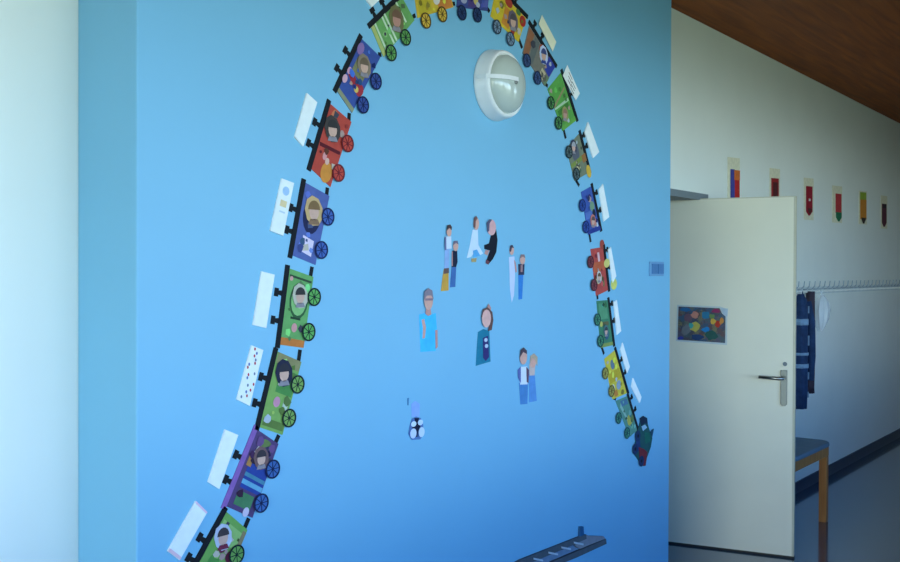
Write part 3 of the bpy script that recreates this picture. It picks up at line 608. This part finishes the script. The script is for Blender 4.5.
# ------------------------------------------------------------------ pictures on the far white wall
CREAM = (226, 220, 190)
def wq(x0, y0, x1, y1, dy): return [ww(x0, y0), ww(x1, y0 + dy), ww(x1, y1 + dy * .6), ww(x0, y1)]
PICS = [
 ('cream sheet with red, blue and orange stripe, nearest the blue wall', (727.4, 157, 739.2, 207), [('red_part', (190, 44, 40), (733.5, 170, 738.8, 203), 0), ('blue_part', (70, 72, 150), (729.6, 169, 733.6, 203), 0), ('orange_part', (214, 110, 50), (733, 170, 738.6, 180), 0)]),
 ('cream sheet with dark red and brown stripe, above the door top', (769.4, 168, 779.4, 213), [('red_part', (160, 44, 44), (770.6, 178, 778, 206), 1), ('brown_part', (90, 40, 40), (772.2, 182, 776.6, 200), 0)]),
 ('cream sheet with dark red pointed stripe and white dot, right of the door corner', (803.6, 177.6, 813, 219.6), [('red_part', (150, 30, 44), (805.4, 186, 811.8, 215.6), 1), ('white_dot', (220, 210, 200), (808, 198.6, 809.6, 201), 0), ('dark_tip', (90, 40, 40), (807, 208, 810.6, 214), 1)]),
 ('cream sheet with red stripe and green tip', (832, 185.4, 841.6, 222.4), [('red_part', (186, 60, 62), (835, 193.4, 840.8, 213), 0), ('green_tip', (40, 110, 76), (835.2, 212, 840.8, 221.5), 1)]),
 ('cream sheet with lime, orange and black pencil stripe', (858.6, 190.6, 866.4, 224), [('lime_part', (150, 170, 60), (859.6, 192, 865.6, 200), 0), ('orange_part', (206, 132, 50), (859.6, 199.4, 865.6, 219), 0), ('dark_tip', (60, 50, 44), (860.6, 217.5, 864.8, 223.6), 1)]),
 ('cream sheet with dark maroon stripe, farthest along the wall', (880.6, 195.4, 886.8, 228.4), [('maroon_part', (96, 50, 62), (881.4, 203.6, 886, 226.8), 1), ('dark_tip', (60, 44, 48), (882, 204, 885.4, 208), 0)]),
]
for lab, (x0, y0, x1, y1), ps in PICS:
    q = wq(x0, y0, x1, y1, .12 * (x1 - x0))
    t = thing('wall_picture', (WX, (q[0][0] + q[1][0]) / 2, min(v[1] for v in q)), lab, 'picture', 'row of pictures on the white wall')
    obj('sheet', wp(q, .0005, .004, WX), paper(CREAM), t)
    lev = .0042
    for pn, rgb, (a0, b0, a1, b1), tip in ps:
        if tip: pts = [ww(a0, b0), ww(a1, b0 + .6), ww(a1, b1 - 4), ww((a0 + a1) / 2 + .6, b1), ww((a0 + a1) / 2 - .6, b1), ww(a0, b1 - 4)]
        else: pts = wq(a0, b0, a1, b1, .12 * (a1 - a0))
        obj(pn, wp(pts, lev, lev + .0015, WX), paper(rgb), t); lev += .0017

# ------------------------------------------------------------------ coat rail with hooks
RZ = ww(802, 290)[1]
HOOK = mat('white_hook_plastic', (232, 234, 230), .35, .02, spec=.5)
WIRE = mat('grey_hook_wire', (150, 164, 172), .4, .03, spec=.5)
rl = thing('coat_rail', (WX, 8.9, RZ - .03), 'long white coat rail with a row of hooks on the white wall behind the door', 'coat rail')
obj('rail_board', bx((WX, 6.2, RZ - .03), (WX + .014, 12.4, RZ + .022)), mat('pale_rail_board', (206, 214, 212), .5, .03), rl)
y = 6.3; k = 0
while y < 12.35:
    obj('hook', tube(bmesh.new(), [(WX + .014, y, RZ + .004), (WX + .04, y, RZ + .006), (WX + .06, y, RZ + .03), (WX + .064, y, RZ + .066)], [.005, .004, .004, .0035], 6), WIRE, rl)
    obj('peg', tube(bmesh.new(), [(WX + .014, y, RZ - .012), (WX + .04, y, RZ - .012), (WX + .046, y, RZ - .010)], [.007, .009, .006], 8), HOOK, rl); y += .125; k += 1

# hanging things
def cloth(bm, cx, cy, secs, folds, amp, n=36, ph=0.0):
    rings = []
    for z, rx, ry, ox, oy in secs:
        ring = []
        for k in range(n):
            a = 2 * PI * k / n
            m = 1 + amp * math.sin(folds * a + ph + z * 2.2) + .4 * amp * math.sin((folds * 2 + 1) * a + z * 5)
            ring.append(bm.verts.new((cx + ox + rx * m * math.cos(a), cy + oy + ry * m * math.sin(a), z)))
        rings.append(ring)
    for A, B in zip(rings, rings[1:]):
        for k in range(n): bm.faces.new((A[k], A[(k + 1) % n], B[(k + 1) % n], B[k]))
    bm.faces.new(rings[0]); bm.faces.new(rings[-1])
    return bm
def hang(px, x): return onx(px, 300, x).y
zt = RZ - .02
yb = hang(801, WX + .07)
t = thing('hanging_jacket', (WX + .11, yb, zt - .82), 'dark navy jacket with pale stripes hanging from the coat rail beside the door edge', 'jacket')
obj('body', cloth(bmesh.new(), WX + .068, yb, [(zt - .005, .02, .02, .0, 0), (zt - .05, .04, .05, 0, 0), (zt - .12, .05, .072, 0, 0), (zt - .4, .05, .07, 0, 0), (zt - .65, .05, .066, 0, 0), (zt - .82, .045, .06, 0, 0)], 7, .09), mat('navy_cloth', (32, 56, 92), .85, .25, 20), t, smooth=True)
for zz, w in ((zt - .18, .045), (zt - .42, .02), (zt - .5, .03)):
    obj('stripe', cloth(bmesh.new(), WX + .068, yb, [(zz, .0545, .0765, 0, 0), (zz - w, .0545, .0765, 0, 0)], 7, .09), mat('pale_stripe_cloth', (120, 150, 176), .8, .2, 30), t, smooth=True)
for pz, ph_, pw in ((zt - .09, .05, .03), (zt - .3, .07, .025), (zt - .56, .05, .035), (zt - .7, .04, .02)):
    obj('patch', bx((WX + .119, yb + .0, pz - ph_), (WX + .124, yb + pw, pz)), mat('pale_stripe_cloth', (120, 150, 176)), t)
obj('sleeve', tube(bmesh.new(), [(WX + .10, yb + .04, zt - .06), (WX + .125, yb + .05, zt - .2), (WX + .13, yb + .055, zt - .45), (WX + .125, yb + .045, zt - .62)], [.03, .03, .028, .024], 12), mat('navy_cloth', (32, 56, 92)), t, smooth=True)
obj('hanging_loop', tube(bmesh.new(), [(WX + .082, yb - .01, zt - .01), (WX + .08, yb, zt + .012), (WX + .082, yb + .01, zt - .01)], .003, 6), mat('navy_cloth', (32, 56, 92)), t)
yc = hang(812, WX + .06)
t = thing('hanging_scarf', (WX + .09, yc, zt - .72), 'narrow dark brown scarf hanging between the navy jacket and the plastic bag', 'scarf')
obj('cloth', cloth(bmesh.new(), WX + .05, yc, [(zt + .01, .03, .018, 0, 0), (zt - .1, .03, .036, .0, 0), (zt - .35, .03, .04, .0, .01), (zt - .6, .03, .042, .0, .005), (zt - .7, .028, .04, .0, .0)], 5, .1), mat('dark_brown_cloth', (66, 58, 70), .9, .2, 25), t, smooth=True)
obj('fringe', cloth(bmesh.new(), WX + .05, yc, [(zt - .7, .026, .036, 0, 0), (zt - .74, .028, .04, 0, 0)], 12, .16), mat('dark_brown_fringe', (56, 48, 60), .9), t)
yd = hang(820.5, WX + .07)
PB = bpy.data.materials.new('clear_plastic_film'); PB.use_nodes = True
b_ = PB.node_tree.nodes['Principled BSDF']; b_.inputs['Base Color'].default_value = (.86, .92, .95, 1); b_.inputs['Roughness'].default_value = .2; b_.inputs['Alpha'].default_value = .5
t = thing('hanging_plastic_bag', (WX + .09, yd, zt - .3), 'crumpled translucent white plastic bag hanging from the coat rail', 'bag')
obj('bag_body', cloth(bmesh.new(), WX + .08, yd, [(zt - .02, .014, .02, 0, 0), (zt - .06, .04, .07, 0, .0), (zt - .13, .055, .1, 0, .0), (zt - .2, .05, .085, 0, -.015), (zt - .25, .035, .05, 0, -.03), (zt - .285, .02, .02, 0, -.035)], 6, .1), PB, t)
for s in (-1, 1):
    obj('bag_handle', tube(bmesh.new(), [(WX + .085, yd + s * .014, zt - .03), (WX + .075, yd + s * .012, zt + .0), (WX + .07, yd, zt + .022)], .0035, 6), PB, t)

# ------------------------------------------------------------------ stool against the far wall
fx = onx(823.5, 500, -1.92)
sx, sy = -1.92, fx.y                       # near-right leg of the stool
ST_W = wood_mat('beech_stool_wood', (166, 104, 54), (196, 132, 76), .45, (8, 8, 1), 3)
SH = 0.49; A = 0.37
B = 0.68
t = thing('wooden_bench', (sx - A / 2, sy - B / 2, 0), 'low wooden bench with blue-grey rounded top, half hidden by the open door', 'bench')
for ix in (0, 1):
    for iy in (0, 1):
        x1 = sx - A * ix; y1 = sy - B * iy
        obj('leg', bx((x1 - .024, y1 - .024, 0), (x1 + .024, y1 + .024, SH - .066)), ST_W, t, bevel=.004)
bm = bmesh.new()
a0, a1 = sx - A - .024, sx + .024; c0, c1 = sy - B - .024, sy + .024
box(bm, (a0, c0, SH - .064), (a1, c0 + .025, SH - .004)); box(bm, (a0, c1 - .025, SH - .064), (a1, c1, SH - .004))
box(bm, (a0, c0 + .025, SH - .064), (a0 + .025, c1 - .025, SH - .004)); box(bm, (a1 - .025, c0 + .025, SH - .064), (a1, c1 - .025, SH - .004))
obj('apron', bm, ST_W, t)
def rr2(x0, y0, x1, y1, r, n=6):
    o_ = []
    for cx, cy, s in ((x1 - r, y1 - r, 0), (x0 + r, y1 - r, 1), (x0 + r, y0 + r, 2), (x1 - r, y0 + r, 3)):
        for k in range(n + 1):
            a = (s + k / n) * PI / 2; o_.append((cx + r * math.cos(a), cy + r * math.sin(a)))
    return o_
bm = prism(bmesh.new(), [Vector((x, y, SH)) for x, y in rr2(a0 - .02, c0 - .02, a1 + .02, c1 + .02, .09)], Vector((0, 0, .032)))
obj('seat', bm, mat('blue_grey_seat', (96, 120, 136), .5, .08, 12), t, bevel=.01)

# ------------------------------------------------------------------ daylight
w = bpy.data.worlds.new('sky'); S.world = w; w.use_nodes = True
nt = w.node_tree; bg = nt.nodes['Background']
tc = nt.nodes.new('ShaderNodeTexCoord'); sp = nt.nodes.new('ShaderNodeSeparateXYZ')
mr = nt.nodes.new('ShaderNodeMapRange'); mr.inputs['From Min'].default_value = -1; mr.inputs['From Max'].default_value = 1
rp = nt.nodes.new('ShaderNodeValToRGB')
STOPS = [(-1.0, (.03, .04, .03)), (-.35, (.08, .11, .08)), (-.10, (.18, .25, .19)), (.02, (.86, 1.12, 1.26)), (.11, (.26, .56, .96)), (.25, (.02, .135, .42)), (1.0, (.02, .09, .30))]
STOPS2 = [(-1.0, (.03, .04, .03)), (-.35, (.08, .11, .08)), (-.08, (.22, .28, .22)), (.02, (.78, .94, .90)), (.22, (.64, .78, .78)), (.40, (.15, .25, .4)), (1.0, (.02, .09, .30))]
def fill(r, stops):
    els = r.color_ramp.elements
    for i, (v, c) in enumerate(stops):
        el = els[i] if i < 2 else els.new(.99)
        el.position = (v + 1) / 2; el.color = list(c) + [1]
fill(rp, STOPS)
rp2 = nt.nodes.new('ShaderNodeValToRGB'); fill(rp2, STOPS2)
az = nt.nodes.new('ShaderNodeMapRange'); az.inputs['From Min'].default_value = -.72; az.inputs['From Max'].default_value = -.95
mx = nt.nodes.new('ShaderNodeMix'); mx.data_type = 'RGBA'
nt.links.new(sp.outputs['Y'], az.inputs['Value']); nt.links.new(az.outputs['Result'], mx.inputs['Factor'])
nt.links.new(mr.outputs['Result'], rp2.inputs['Fac'])
nt.links.new(rp.outputs['Color'], mx.inputs['A']); nt.links.new(rp2.outputs['Color'], mx.inputs['B'])
nt.links.new(mx.outputs['Result'], bg.inputs['Color'])
nt.links.new(tc.outputs['Generated'], sp.inputs[0]); nt.links.new(sp.outputs['Z'], mr.inputs['Value'])
nt.links.new(mr.outputs['Result'], rp.inputs['Fac']); 
bg.inputs['Strength'].default_value = 9.3

vs = S.view_settings
vs.view_transform = 'Standard'; vs.look = 'None'; vs.gamma = 1.0; vs.use_curve_mapping = False
vs.exposure = 0.0
S.cycles.use_denoising = True
S.cycles.max_bounces = 10; S.cycles.diffuse_bounces = 6
